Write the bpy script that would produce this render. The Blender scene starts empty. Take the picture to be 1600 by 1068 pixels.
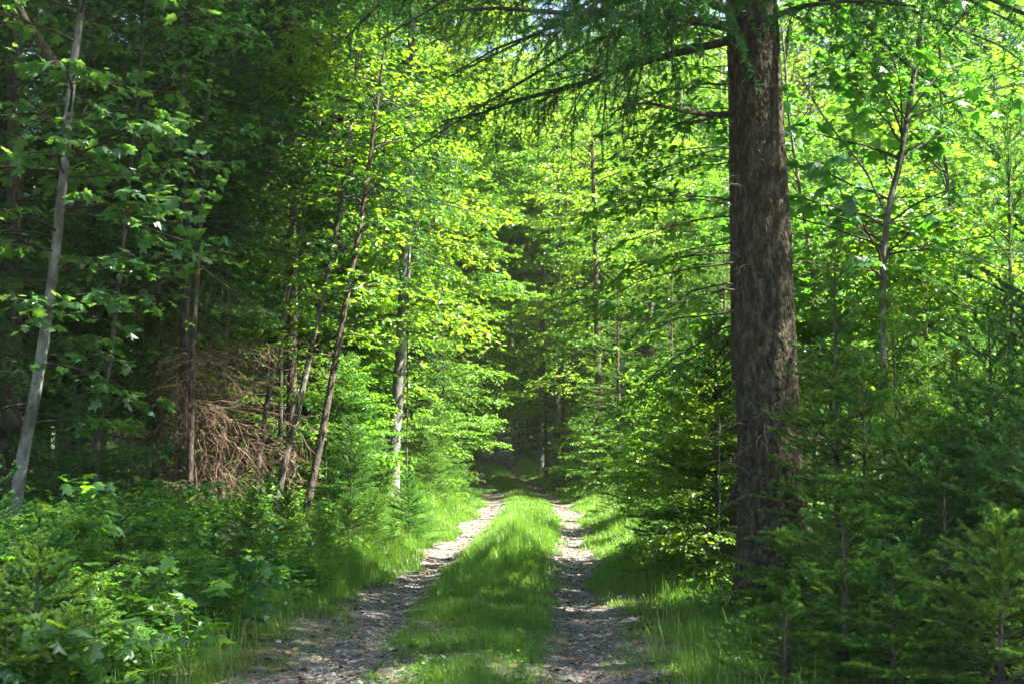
import bpy, math
import numpy as np
from mathutils import Vector, Matrix

# ------------------------------------------------------------------ scene
scn = bpy.context.scene
col = scn.collection
F, CX, CY, HOR, CAMH = 2222.0, 800.0, 534.0, 690.0, 1.45
PITCH = math.atan((HOR - CY) / F)

def at(px, py, Y):
    """world point at depth Y seen at photo pixel px, py"""
    u, v = (px - CX) / F, (CY - py) / F
    y = math.cos(PITCH) - v * math.sin(PITCH)
    z = math.sin(PITCH) + v * math.cos(PITCH)
    s = Y / y
    return np.array([u * s, Y, CAMH + z * s])

# ------------------------------------------------------------------ terrain
PY = np.array([-40, 0, 8.5, 15, 20, 26, 32, 40, 48, 56, 64, 75, 90, 120, 200.])
PX = np.array([-.6, -.5, -.36, -.17, .02, .28, .40, .30, -.04, -.36, -.62, -.95, -1.4, -2.4, -12.])
_ys = np.linspace(-40, 200, 961)
_xs = np.interp(_ys, PY, PX)
_k = np.ones(25) / 25
_xs = np.convolve(np.pad(_xs, 12, mode='edge'), _k, mode='valid')
def xc(y): return np.interp(y, _ys, _xs)
def sstep(t):
    t = np.clip(t, 0, 1); return t * t * (3 - 2 * t)
def wob(x, y):
    return (np.sin(x * 1.7 + y * .9 + .3) * np.sin(y * 1.3 - x * .6) * .5 + np.sin(x * 3.9 - y * 2.7 + 1.1) * np.sin(y * 4.3 + x * 1.9) * .3
            + np.sin(x * 9.1 + y * 5.2) * np.sin(y * 8.3 - x * 4.1 + 2.) * .2)
def gz(x, y):
    x = np.asarray(x, float); y = np.asarray(y, float)
    d = x - xc(y)
    z = -.055 * np.exp(-((np.abs(d) - .86) / .28) ** 2) + .03 * np.exp(-(d / .4) ** 2)
    z = z + .5 * sstep((-d - 1.7) / 2.6) + np.clip(-d - 4, 0, 60) * .03
    z = z + .14 * sstep((d - 1.5) / 1.8) + np.clip(d - 4, 0, 60) * .012
    z = z - .10 * np.exp(-((y - 41) / 7) ** 2) + np.clip(y - 60, 0, 400) * .011
    amp = .02 + .05 * sstep((np.abs(d) - 1.5) / 1.5)
    return z + wob(x, y) * amp

# ------------------------------------------------------------------ mesh helpers
def nrm(a): return a / np.maximum(np.linalg.norm(a, axis=-1, keepdims=True), 1e-9)

class Geo:
    def __init__(self): self.v = []; self.f = []; self.a = []; self.m = []; self.n = 0
    def add(self, V, Fc, val=None, mi=0):
        V = np.asarray(V, float).reshape(-1, 3); Fc = np.asarray(Fc, np.int64)
        self.v.append(V); self.f.append(Fc + self.n); self.n += len(V)
        if val is None: val = np.zeros(len(Fc))
        self.a.append(np.broadcast_to(val, (len(Fc),)).astype(float))
        self.m.append(np.full(len(Fc), mi, np.int32)); return self
    def mesh(self, name, mats, smooth=False):
        V = np.concatenate(self.v)
        idx = np.concatenate([f.ravel() for f in self.f])
        cnt = np.concatenate([np.full(len(f), f.shape[1]) for f in self.f])
        st = np.concatenate([[0], np.cumsum(cnt)[:-1]])
        me = bpy.data.meshes.new(name)
        me.vertices.add(len(V)); me.vertices.foreach_set('co', V.astype(np.float32).ravel())
        me.loops.add(len(idx)); me.loops.foreach_set('vertex_index', idx.astype(np.int32))
        me.polygons.add(len(cnt)); me.polygons.foreach_set('loop_start', st.astype(np.int32))
        me.polygons.foreach_set('loop_total', cnt.astype(np.int32))
        me.polygons.foreach_set('material_index', np.concatenate(self.m))
        me.update(calc_edges=True)
        at_ = me.attributes.new('v', 'FLOAT', 'FACE')
        at_.data.foreach_set('value', np.concatenate(self.a).astype(np.float32))
        for m in (mats if isinstance(mats, (list, tuple)) else [mats]): me.materials.append(m)
        me.polygons.foreach_set('use_smooth', np.full(len(cnt), smooth))
        me.update()
        return me

def tubes(P, R, S):
    """P (N,K,3) centre lines, R (N,K) radii -> verts, quads"""
    N, K, _ = P.shape
    T = nrm(np.gradient(P, axis=1))
    ref = np.where(np.abs(T[..., 2:3]) > .9, np.array([1., 0, 0]), np.array([0, 0, 1.]))
    n = nrm(np.cross(T, ref)); b = np.cross(T, n)
    a = np.arange(S) * 2 * math.pi / S
    V = P[:, :, None] + R[:, :, None, None] * (n[:, :, None] * np.cos(a)[:, None] + b[:, :, None] * np.sin(a)[:, None])
    i = np.arange(N * K * S).reshape(N, K, S); j = np.roll(i, -1, axis=2)
    Q = np.stack([i[:, :-1], j[:, :-1], j[:, 1:], i[:, 1:]], -1).reshape(-1, 4)
    return V.reshape(-1, 3), Q

def stamp(pos, d, n, size, tv, tf, curl=None):
    """copies of a template (u along d, v across, w along n); tf all same arity"""
    d = nrm(d); s = nrm(np.cross(n, d)); n = np.cross(d, s)
    tv = np.asarray(tv, float); tf = np.asarray(tf)
    size = np.broadcast_to(size, (len(pos),))[:, None, None]
    cu = 1. if curl is None else curl[:, None, None]
    V = pos[:, None] + size * (d[:, None] * tv[:, 0:1] + s[:, None] * tv[:, 1:2] + n[:, None] * tv[:, 2:3] * cu)
    Q = (np.arange(len(pos)) * len(tv))[:, None, None] + tf[None]
    return V.reshape(-1, 3), Q.reshape(-1, tf.shape[1])

OVAL = ([(0, 0, 0), (.28, .27, .06), (.68, .26, .03), (1, 0, -.12), (.68, -.26, .03), (.28, -.27, .06)], [(0, 1, 2, 3), (0, 3, 4, 5)])
RHOMB = ([(0, 0, 0), (.42, .33, .03), (1, 0, -.06), (.42, -.33, .03)], [(0, 1, 2, 3)])
_half = [(0, 0), (-.10, .22), (.10, .50), (.27, .30), (.40, .38), (.62, .55), (.62, .24), (.76, .22), (1.02, 0)]
_o = [(u, v, -.22 * abs(v) - .12 * u * u) for u, v in _half] + [(u, -v, -.22 * abs(v) - .12 * u * u) for u, v in _half[-2:0:-1]]
MAPLE = (_o + [(.3, 0, .03)], [(i, (i + 1) % len(_o), len(_o)) for i in range(len(_o))])

def dirv(az, el): return np.stack([np.sin(az) * np.cos(el), np.cos(az) * np.cos(el), np.sin(el)], -1)

class Br:
    """a set of branches: P (N,K,3), AZ, EL (N,K), L (N), R (N)"""
    pass
def branches(rng, start, az, el, L, r, K=6, d_el=0., d_az=.3, wobble=.08, tip_up=0.):
    N = len(L); t = np.linspace(0, 1, K)
    b = Br(); b.L = L; b.R = r
    az = np.asarray(az)[:, None]; el = np.asarray(el)[:, None]
    b.AZ = az + rng.normal(0, d_az, (N, 1)) * t + rng.normal(0, wobble, (N, K))
    b.EL = el + d_el * t + tip_up * t ** 3 + rng.normal(0, wobble, (N, K))
    st = dirv(b.AZ, b.EL) * (L / (K - 1))[:, None, None]
    P = np.zeros((N, K, 3)); P[:, 0] = start; P[:, 1:] = start[:, None] + np.cumsum(st[:, :-1], 1)
    b.P = P; b.N = N; b.K = K
    return b
def pick(b, i, t):
    k = np.clip(t, 0, .9999) * (b.K - 1); j = k.astype(int); f = k - j
    P = b.P[i, j] * (1 - f)[:, None] + b.P[i, j + 1] * f[:, None]
    return P, b.AZ[i, j], b.EL[i, j]
def side(rng, b, dens, t0, ang, lenf, el_off=0., el_j=.15, rf=.5, nmin=2, nmax=40, **kw):
    """side twigs in the plane of the parent"""
    cnt = np.clip((b.L * dens).astype(int), nmin, nmax)
    i = np.repeat(np.arange(b.N), cnt)
    k = np.arange(len(i)) - np.repeat(np.cumsum(cnt) - cnt, cnt)
    t = np.clip(t0 + (1 - t0) * (k + rng.random(len(i)) * .8) / cnt[i], 0, .99)
    P, A, E = pick(b, i, t)
    sgn = np.where(k % 2 == 0, 1., -1.)
    A = A + sgn * ang * (.8 + .4 * rng.random(len(i)))
    E = E + el_off + rng.normal(0, el_j, len(i))
    L = b.L[i] * lenf(t) * (.7 + .5 * rng.random(len(i)))
    return branches(rng, P, A, E, L, b.R[i] * (1 - .7 * t) * rf, **kw)
def wood(geo, b, S=4, tip=.25, mi=0):
    t = np.linspace(0, 1, b.K)
    geo.add(*tubes(b.P, b.R[:, None] * (1 - (1 - tip) * t), S), mi=mi)

def leaves(geo, rng, b, dens, size, tmpl, t0=.1, flat=.35, hang=-.2, nmax=200, mi=0):
    cnt = np.clip((b.L * dens + rng.random(b.N)).astype(int), 1, nmax)
    i = np.repeat(np.arange(b.N), cnt)
    t = t0 + (1 - t0) * rng.random(len(i))
    P, A, E = pick(b, i, t)
    A = A + np.where(rng.random(len(i)) < .5, 1, -1) * rng.uniform(.3, 1.3, len(i))
    d = dirv(A, hang + rng.normal(0, .3, len(i)))
    n = np.stack([rng.normal(0, flat, len(i)), rng.normal(0, flat, len(i)), np.ones(len(i))], -1)
    sz = size * rng.uniform(.45, 1.3, len(i))
    V, Q = stamp(P + rng.normal(0, size * .12, P.shape), d, n, sz, *tmpl, curl=rng.uniform(-.6, 2.8, len(i)))
    geo.add(V, Q, np.repeat(np.clip(rng.normal(.5, .22, len(i)), 0, 1), len(tmpl[1])), mi)

def needles(geo, rng, b, dens, ln, wd, t0=0., tipc=True, nmax=4000, mi=0, up=.25):
    cnt = np.clip((b.L * dens + rng.random(b.N)).astype(int), 2, nmax)
    i = np.repeat(np.arange(b.N), cnt)
    t = t0 + (1 - t0) * rng.random(len(i))
    P, A, E = pick(b, i, t)
    T = dirv(A, E)
    r = rng.normal(0, 1, (len(i), 3)); r[:, 2] = r[:, 2] * .7 + up
    r = nrm(r - T * np.sum(r * T, 1, keepdims=True))
    d = nrm(T * rng.uniform(.35, .9, (len(i), 1)) + r)
    s = nrm(np.cross(d, rng.normal(0, 1, (len(i), 3))))
    l = ln * rng.uniform(.75, 1.2, (len(i), 1))
    V = np.stack([P + s * wd * .5, P - s * wd * .5, P + d * l], 1).reshape(-1, 3)
    Q = np.arange(len(V)).reshape(-1, 3)
    val = np.clip(rng.normal(.3, .12, len(i)) + (t > .6) * (t - .6) * 1.6, 0, 1) if tipc else np.clip(rng.normal(.3, .15, len(i)), 0, 1)
    geo.add(V, Q, val, mi)

# ------------------------------------------------------------------ materials
def mat(name):
    m = bpy.data.materials.new(name); m.use_nodes = True
    nt = m.node_tree; nt.nodes.clear()
    out = nt.nodes.new('ShaderNodeOutputMaterial')
    return m, nt, out
def nd(nt, t, **kw):
    n = nt.nodes.new(t)
    for k, v in kw.items():
        if k in n.inputs.keys(): n.inputs[k].default_value = v
        else: setattr(n, k, v)
    return n
def ramp(nt, stops):
    r = nt.nodes.new('ShaderNodeValToRGB'); e = r.color_ramp.elements
    while len(e) < len(stops): e.new(.5)
    for q, (p, c) in zip(e, stops): q.position = p; q.color = (*c, 1)
    return r
def leafmat(name, dark, light, trans, tmix=.5, gloss=.06, rough=.42, hue=.02):
    m, nt, out = mat(name); L = nt.links.new
    a = nd(nt, 'ShaderNodeAttribute', attribute_name='v')
    oi = nd(nt, 'ShaderNodeObjectInfo')
    r = ramp(nt, [(0.1, dark), (.9, light)] + ([(.99, (.30, .25, .12))] if name == 'grass_blade' else []))
    L(a.outputs['Fac'], r.inputs[0])
    def vary(src):
        h = nd(nt, 'ShaderNodeHueSaturation')
        mr = nd(nt, 'ShaderNodeMapRange'); mr.inputs[3].default_value = .5 - hue; mr.inputs[4].default_value = .5 + hue
        mv = nd(nt, 'ShaderNodeMapRange'); mv.inputs[3].default_value = 1.12; mv.inputs[4].default_value = .88
        L(oi.outputs['Random'], mr.inputs[0]); L(oi.outputs['Random'], mv.inputs[0])
        L(mr.outputs[0], h.inputs['Hue']); L(mv.outputs[0], h.inputs['Value']); L(src, h.inputs['Color'])
        return h.outputs[0]
    df = nd(nt, 'ShaderNodeBsdfDiffuse'); L(vary(r.outputs[0]), df.inputs[0])
    tr = nd(nt, 'ShaderNodeBsdfTranslucent')
    r2 = ramp(nt, [(0.0, tuple(c * .6 for c in trans)), (1., tuple(min(1, c * 1.35) for c in trans))])
    L(a.outputs['Fac'], r2.inputs[0]); L(vary(r2.outputs[0]), tr.inputs[0])
    mx = nd(nt, 'ShaderNodeMixShader'); mx.inputs[0].default_value = tmix
    L(df.outputs[0], mx.inputs[1]); L(tr.outputs[0], mx.inputs[2])
    gl = nd(nt, 'ShaderNodeBsdfGlossy'); gl.inputs['Roughness'].default_value = rough
    gl.inputs['Color'].default_value = (.8, .9, .85, 1)
    m2 = nd(nt, 'ShaderNodeMixShader'); m2.inputs[0].default_value = gloss
    L(mx.outputs[0], m2.inputs[1]); L(gl.outputs[0], m2.inputs[2]); L(m2.outputs[0], out.inputs[0])
    return m
def barkmat(name, c1, c2, c3, sx=14, sz=3, bump=.5, lichen=None, fine=60):
    m, nt, out = mat(name); L = nt.links.new
    tc = nd(nt, 'ShaderNodeTexCoord'); mp = nd(nt, 'ShaderNodeMapping'); mp.inputs['Scale'].default_value = (sx, sx, sz)
    L(tc.outputs['Object'], mp.inputs[0])
    n1 = nd(nt, 'ShaderNodeTexNoise', Scale=1., Detail=6., Roughness=.65); L(mp.outputs[0], n1.inputs['Vector'])
    vo = nd(nt, 'ShaderNodeTexVoronoi', Scale=1.3); vo.feature = 'DISTANCE_TO_EDGE'; L(mp.outputs[0], vo.inputs['Vector'])
    n2 = nd(nt, 'ShaderNodeTexNoise', Scale=fine, Detail=3.); L(tc.outputs['Object'], n2.inputs['Vector'])
    r = ramp(nt, [(.36, c1), (.5, c2), (.64, c3)]); L(n1.outputs['Fac'], r.inputs[0])
    colr = r.outputs[0]
    if lichen:
        n3 = nd(nt, 'ShaderNodeTexNoise', Scale=2.2, Detail=5., Roughness=.7); L(tc.outputs['Object'], n3.inputs['Vector'])
        r3 = ramp(nt, [(.5, (0, 0, 0)), (.62, (1, 1, 1))]); L(n3.outputs['Fac'], r3.inputs[0])
        mc = nd(nt, 'ShaderNodeMix'); mc.data_type = 'RGBA'; L(r3.outputs[0], mc.inputs[0]); L(colr, mc.inputs[6]); mc.inputs[7].default_value = (*lichen, 1)
        colr = mc.outputs[2]
    ad = nd(nt, 'ShaderNodeMath', operation='ADD'); L(n1.outputs['Fac'], ad.inputs[0])
    mm = nd(nt, 'ShaderNodeMath', operation='MULTIPLY'); mm.inputs[1].default_value = .9; L(vo.outputs['Distance'], mm.inputs[0]); L(mm.outputs[0], ad.inputs[1])
    a2 = nd(nt, 'ShaderNodeMath', operation='MULTIPLY_ADD'); a2.inputs[1].default_value = .35; L(n2.outputs['Fac'], a2.inputs[0]); L(ad.outputs[0], a2.inputs[2])
    bp = nd(nt, 'ShaderNodeBump', Strength=bump, Distance=.03); L(a2.outputs[0], bp.inputs['Height'])
    p = nd(nt, 'ShaderNodeBsdfPrincipled', Roughness=.9); p.inputs['Specular IOR Level'].default_value = .2
    L(colr, p.inputs['Base Color']); L(bp.outputs[0], p.inputs['Normal']); L(p.outputs[0], out.inputs[0])
    return m
def plainmat(name, dark, light, rough=.9):
    m, nt, out = mat(name); L = nt.links.new
    a = nd(nt, 'ShaderNodeAttribute', attribute_name='v'); r = ramp(nt, [(0, dark), (1, light)]); L(a.outputs['Fac'], r.inputs[0])
    p = nd(nt, 'ShaderNodeBsdfPrincipled', Roughness=rough); p.inputs['Specular IOR Level'].default_value = .25
    L(r.outputs[0], p.inputs['Base Color']); L(p.outputs[0], out.inputs[0])
    return m

M = {}
M['beech'] = leafmat('beech_leaf', (.02, .085, .009), (.068, .168, .014), (.25, .47, .018), .52, .045)
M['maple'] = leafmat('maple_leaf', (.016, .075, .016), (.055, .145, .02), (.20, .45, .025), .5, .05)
M['maple_shade'] = leafmat('shade_tinted_maple_leaf', (.012, .06, .018), (.038, .12, .028), (.13, .36, .04), .48, .06)  # darker, bluer copy of the maple leaf; shade and skylight tint put into colour
M['herb'] = leafmat('herb_leaf', (.018, .075, .015), (.07, .155, .022), (.20, .41, .028), .47, .025)
M['spruce'] = leafmat('spruce_needle', (.011, .048, .013), (.055, .16, .022), (.10, .27, .022), .33, .03)
M['young'] = leafmat('young_spruce_needle', (.014, .06, .013), (.105, .225, .022), (.17, .37, .02), .42, .03)
M['grass'] = leafmat('grass_blade', (.045, .125, .012), (.13, .225, .024), (.25, .46, .028), .44, .035)
M['dry'] = plainmat('dry_twig', (.07, .043, .028), (.19, .125, .08))
M['dead'] = plainmat('dead_twig', (.09, .062, .045), (.20, .15, .11))
M['twig'] = plainmat('twig_bark', (.045, .035, .025), (.08, .065, .05))
M['bark_spruce'] = barkmat('spruce_bark', (.018, .0145, .008), (.045, .038, .022), (.10, .087, .056), 22, 8, 1.)
M['bark_dark'] = barkmat('dark_bark', (.03, .024, .018), (.07, .055, .042), (.12, .10, .08), 20, 6, .5)
M['bark_pine'] = barkmat('reddish_bark', (.10, .05, .03), (.22, .12, .075), (.30, .19, .13), 14, 4, .5)
M['bark_beech'] = barkmat('grey_smooth_bark', (.07, .07, .06), (.15, .15, .13), (.26, .26, .235), 7, 3.5, .35, (.05, .06, .038), 40)
M['bark_sap'] = barkmat('sapling_bark', (.045, .042, .033), (.095, .088, .072), (.21, .195, .165), 16, 7, .35, (.04, .045, .028), 50)

# ------------------------------------------------------------------ tagging and linking
def tag(o, label=None, cat=None, group=None, kind=None):
    if label: o['label'] = label
    if cat: o['category'] = cat
    if group: o['group'] = group
    if kind: o['kind'] = kind
    return o
def link(name, me, parent=None):
    o = bpy.data.objects.new(name, me); col.objects.link(o)
    if parent: o.parent = parent
    return o
def thing(name, parts, loc, rz=0., sc=1., label=None, cat='tree', group=None):
    r = bpy.data.objects.new(name, None); r.empty_display_size = .2; col.objects.link(r)
    r.location = loc; r.rotation_euler = (0, 0, rz)
    r.scale = (sc, sc, sc) if np.isscalar(sc) else sc
    for n, me in parts: link(n, me, r)
    return tag(r, label, cat, group)

# ------------------------------------------------------------------ tree builders (local coordinates, base at origin)
def smooth_poly(pts, K):
    pts = np.asarray(pts, float); s = np.concatenate([[0], np.cumsum(np.linalg.norm(np.diff(pts, axis=0), axis=1))])
    q = np.linspace(0, s[-1], K * 4); r = np.stack([np.interp(q, s, pts[:, i]) for i in range(3)], -1)
    k = max(3, (K * 4) // (len(pts) * 2) | 1)
    pad = np.pad(r, ((k // 2, k // 2), (0, 0)), mode='edge')
    # reflect ends so that the smoothing keeps the end points
    pad[:k // 2] = 2 * r[0] - r[1:k // 2 + 1][::-1]; pad[-(k // 2):] = 2 * r[-1] - r[-k // 2:-1][::-1][:k // 2] if k // 2 else r[-1:]
    r = np.stack([np.convolve(pad[:, i], np.ones(k) / k, mode='valid') for i in range(3)], -1)
    return r[np.linspace(0, len(r) - 1, K).astype(int)]
def stem(rng, H, K=16, lean=.03, wig=.012):
    z = np.linspace(0, H, K)
    return np.stack([np.cumsum(rng.normal(0, wig * H / K ** .5, K)) * (z / H) + lean * z * rng.normal(), np.cumsum(rng.normal(0, wig * H / K ** .5, K)) * (z / H) + lean * z * rng.normal(), z], -1)
def on_stem(poly, t):
    k = np.clip(t, 0, .9999) * (len(poly) - 1); j = k.astype(int); f = (k - j)[:, None]
    return poly[j] * (1 - f) + poly[j + 1] * f
def trunk_geo(poly, r0, r1, S=12, flare=.35):
    K = len(poly); t = np.linspace(0, 1, K)
    r = r0 + (r1 - r0) * t; h = np.linalg.norm(poly - poly[0], axis=1)
    r = r * (1 + flare * np.exp(-h / (r0 * 2.5)))
    g = Geo(); g.add(*tubes(poly[None], r[None], S)); return g

def broadleaf(seed, poly, r0, r1, t0, nb, Lf, el=(.5, .1), leaf=.09, dens=22, tmpl=OVAL, lm='beech', bark='bark_beech',
              sdens=5., tdens=6., droop=-.5, flat=.35, az=None, S=12, third=True, flare=.35, t1=.99, nmax=40):
    rng = np.random.default_rng(seed)
    g = trunk_geo(poly, r0, r1, S, flare); lf = Geo()
    t = np.sort(t0 + (t1 - t0) * rng.random(nb))
    A = rng.uniform(0, 2 * math.pi, nb) if az is None else rng.uniform(az[0], az[1], nb)
    u = (t - t0) / (1 - t0)
    E = el[1] + (el[0] - el[1]) * u + rng.normal(0, .15, nb)
    L = np.array([Lf(x) for x in u]) * rng.uniform(.7, 1.2, nb)
    R = np.minimum((r0 + (r1 - r0) * t) * .45, .004 + L * .0075)
    B = branches(rng, on_stem(poly, t), A, E, L, R, K=8, d_el=droop, wobble=.10)
    wood(g, B, 5, mi=1)
    B2 = side(rng, B, sdens, .18, .85, lambda t: .5 * (1 - t) ** .8 + .1, 0, .12, nmax=nmax, K=5, d_el=-.25, wobble=.08)
    wood(g, B2, 3, mi=1)
    if third:
        B3 = side(rng, B2, tdens, .15, .8, lambda t: .5 * (1 - t) + .14, 0, .12, K=4, d_el=-.2, nmin=1, nmax=nmax)
        leaves(lf, rng, B3, dens, leaf, tmpl, .05, flat)
    leaves(lf, rng, B2, dens, leaf, tmpl, .15, flat)
    leaves(lf, rng, B, dens * .5, leaf, tmpl, .4, flat)
    return [('trunk', g.mesh('trunk', [M[bark], M['twig']], True)), ('crown', lf.mesh('crown', M[lm]))]

def dry_branch(rng, st, az, el, L, dz, r, sub=9, name='dry_branch', mt='dry'):
    dg = Geo()
    def dw(b, S):
        q = np.linspace(0, 1, b.K); V, Q = tubes(b.P, b.R[:, None] * (1 - .7 * q), S)
        dg.add(V, Q, np.repeat(rng.random(b.N), len(Q) // b.N))
    B = branches(rng, st, np.array([az]), np.array([el]), np.array([L]), np.array([r]), K=7, d_el=dz, wobble=.1); dw(B, 4)
    B2 = side(rng, B, sub, .12, .7, lambda t: .5 * (1 - t) ** .6 + .12, -.12, .35, K=5, d_el=-.35, wobble=.2); B2.R = np.full(B2.N, r * .45); dw(B2, 3)
    B3 = side(rng, B2, 7, .15, .6, lambda t: .5 * (1 - t) + .15, -.1, .4, K=4, d_el=-.35, wobble=.25, nmin=1); B3.R = np.full(B3.N, r * .3); dw(B3, 3)
    return dg.mesh(name, M[mt])
def conifer(seed, poly, r0, r1, t0, gap, per, Lf, el=(.7, -.25), ln=.02, wd=.003, dens=500, lm='young', bark='bark_dark', tdens=12.,
            tw=.42, hang=0., tip_up=.35, S=10, third=False, t3dens=10, dead=None, droop=-.25, flare=.3, az=None, t1=.985, tdn=None):
    rng = np.random.default_rng(seed)
    g = trunk_geo(poly, r0, r1, S, flare); nd_ = Geo()
    H = np.linalg.norm(poly[-1] - poly[0])
    nw = max(2, int(H * (t1 - t0) / gap))
    t = np.repeat(np.linspace(t0, t1, nw), per) + rng.normal(0, gap / H * .3, nw * per)
    t = np.clip(t, t0 * .9, t1)
    if az is None: A = rng.uniform(0, 2 * math.pi, len(t))
    else: A = rng.uniform(az[0], az[1], len(t))
    u = np.clip((t - t0) / (1 - t0), 0, 1)
    E = el[1] + (el[0] - el[1]) * u ** 1.5 + rng.normal(0, .12, len(t))
    L = np.array([Lf(x) for x in u]) * rng.uniform(.65, 1.15, len(t))
    R = np.minimum((r0 + (r1 - r0) * t) * .4, .003 + L * .008)
    B = branches(rng, on_stem(poly, t), A, E, L, R, K=7, d_el=droop, d_az=.2, wobble=.06, tip_up=tip_up)
    wood(g, B, 4, mi=1)
    B2 = side(rng, B, tdens, .15, .8, lambda t: tw * (1 - t) ** .7 + .07, hang, .14, K=4, d_el=hang * .6, d_az=.12, wobble=.03, nmax=60)
    B2.R = np.maximum(B2.R * .6, .0015); wood(g, B2, 3, mi=1)
    sets = [(B, .15), (B2, 0.)]
    if third:
        B3 = side(rng, B2, t3dens, .2, .75, lambda t: .42 * (1 - t) + .16, hang * .5, .12, K=3, d_el=hang * .3, d_az=.08, wobble=.02, nmin=2)
        sets.append((B3, 0.))
    for b, q in sets: needles(nd_, rng, b, dens, ln, wd, q)
    lead = branches(rng, on_stem(poly, np.array([.6])), np.array([0.]), np.array([1.55]), np.array([H * .41]), np.array([.004]), K=5, d_az=0., wobble=.01)
    needles(nd_, rng, lead, dens, ln, wd)
    parts = [('trunk', g.mesh('trunk', [M[bark], M['twig']], True)), ('crown', nd_.mesh('crown', M[lm]))]
    if dead:   # dry lower branches
        d0, d1, n, dl, dz, a0, a1 = dead
        for q in range(n):
            parts.append(('dry_branch', dry_branch(rng, on_stem(poly, np.array([rng.uniform(d0, d1)])), rng.uniform(a0, a1), rng.normal(.05, .25), dl * rng.uniform(.4, 1.1), dz, .008)))
    return parts

# ------------------------------------------------------------------ ground
def axis(a, b, fine, grow, c=0.):
    out = [c]; s = fine
    while out[-1] < b: out.append(out[-1] + s); s = s * grow if out[-1] > c + 5 else s
    q = [c]; s = fine
    while q[-1] > a: q.append(q[-1] - s); s = s * grow if q[-1] < c - 5 else s
    return np.array(q[::-1][:-1] + out)
def sheet(xs, ys, fz):
    X, Y = np.meshgrid(xs, ys); V = np.stack([X, Y, fz(X, Y)], -1)
    i = np.arange(X.size).reshape(X.shape)
    return V.reshape(-1, 3), np.stack([i[:-1, :-1], i[:-1, 1:], i[1:, 1:], i[1:, :-1]], -1).reshape(-1, 4)
def groundmat():
    m, nt, out = mat('forest_floor_soil'); L = nt.links.new
    tc = nd(nt, 'ShaderNodeTexCoord')
    n1 = nd(nt, 'ShaderNodeTexNoise', Scale=1.1, Detail=8., Roughness=.7); L(tc.outputs['Object'], n1.inputs['Vector'])
    n2 = nd(nt, 'ShaderNodeTexNoise', Scale=28., Detail=5., Roughness=.7); L(tc.outputs['Object'], n2.inputs['Vector'])
    r = ramp(nt, [(.25, (.02, .016, .01)), (.5, (.05, .034, .02)), (.75, (.10, .07, .04))]); L(n2.outputs['Fac'], r.inputs[0])
    r2 = ramp(nt, [(.45, (0, 0, 0)), (.6, (1, 1, 1))]); L(n1.outputs['Fac'], r2.inputs[0])
    mc = nd(nt, 'ShaderNodeMix'); mc.data_type = 'RGBA'; L(r2.outputs[0], mc.inputs[0]); L(r.outputs[0], mc.inputs[6]); mc.inputs[7].default_value = (.03, .05, .015, 1)
    bp = nd(nt, 'ShaderNodeBump', Strength=.7, Distance=.04); L(n2.outputs['Fac'], bp.inputs['Height'])
    p = nd(nt, 'ShaderNodeBsdfPrincipled', Roughness=.95); L(mc.outputs[2], p.inputs['Base Color']); L(bp.outputs[0], p.inputs['Normal']); L(p.outputs[0], out.inputs[0])
    return m
def trackmat():
    m, nt, out = mat('stony_track'); L = nt.links.new
    tc = nd(nt, 'ShaderNodeTexCoord')
    n1 = nd(nt, 'ShaderNodeTexNoise', Scale=3., Detail=6., Roughness=.7); L(tc.outputs['Object'], n1.inputs['Vector'])
    v = nd(nt, 'ShaderNodeTexVoronoi', Scale=26.); L(tc.outputs['Object'], v.inputs['Vector'])
    v2 = nd(nt, 'ShaderNodeTexVoronoi', Scale=26.); v2.feature = 'DISTANCE_TO_EDGE'; L(tc.outputs['Object'], v2.inputs['Vector'])
    sx = nd(nt, 'ShaderNodeSeparateColor'); L(v.outputs['Color'], sx.inputs[0])
    r = ramp(nt, [(.0, (.045, .038, .03)), (.5, (.105, .096, .084)), (1., (.23, .22, .205))]); L(sx.outputs[0], r.inputs[0])
    r2 = ramp(nt, [(.40, (1, 1, 1)), (.56, (0, 0, 0))]); L(n1.outputs['Fac'], r2.inputs[0])
    mc = nd(nt, 'ShaderNodeMix'); mc.data_type = 'RGBA'; L(r2.outputs[0], mc.inputs[0]); L(r.outputs[0], mc.inputs[6]); mc.inputs[7].default_value = (.06, .046, .033, 1)
    rr = ramp(nt, [(0., (0, 0, 0)), (.25, (1, 1, 1))]); L(v2.outputs['Distance'], rr.inputs[0])
    bp = nd(nt, 'ShaderNodeBump', Strength=.8, Distance=.02); L(rr.outputs[0], bp.inputs['Height'])
    p = nd(nt, 'ShaderNodeBsdfPrincipled', Roughness=.85); L(mc.outputs[2], p.inputs['Base Color']); L(bp.outputs[0], p.inputs['Normal']); L(p.outputs[0], out.inputs[0])
    return m
g = Geo(); g.add(*sheet(axis(-320, 320, .16, 1.07), axis(-25, 620, .2, 1.025, 9.), gz))
tag(link('ground', g.mesh('ground', groundmat(), True)), kind='structure')
ds = np.linspace(-1.35, 1.35, 28); ty = axis(-8, 130, .12, 1.02, 9.)
X, Yg = np.meshgrid(ds, ty)
edge = 1 + .10 * np.sin(Yg * 1.9 + np.sign(X)) + .07 * np.sin(Yg * 4.7 + 2 * np.sign(X)) + .05 * np.sin(Yg * 11.3)
Xw = xc(Yg) + X * np.where(np.abs(X) > .9, edge, 1)
g = Geo(); V = np.stack([Xw, Yg, gz(Xw, Yg) + .005], -1); i = np.arange(X.size).reshape(X.shape)
g.add(V, np.stack([i[:-1, :-1], i[:-1, 1:], i[1:, 1:], i[1:, :-1]], -1).reshape(-1, 4))
tag(link('track', g.mesh('track', trackmat(), True)), kind='structure')

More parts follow.
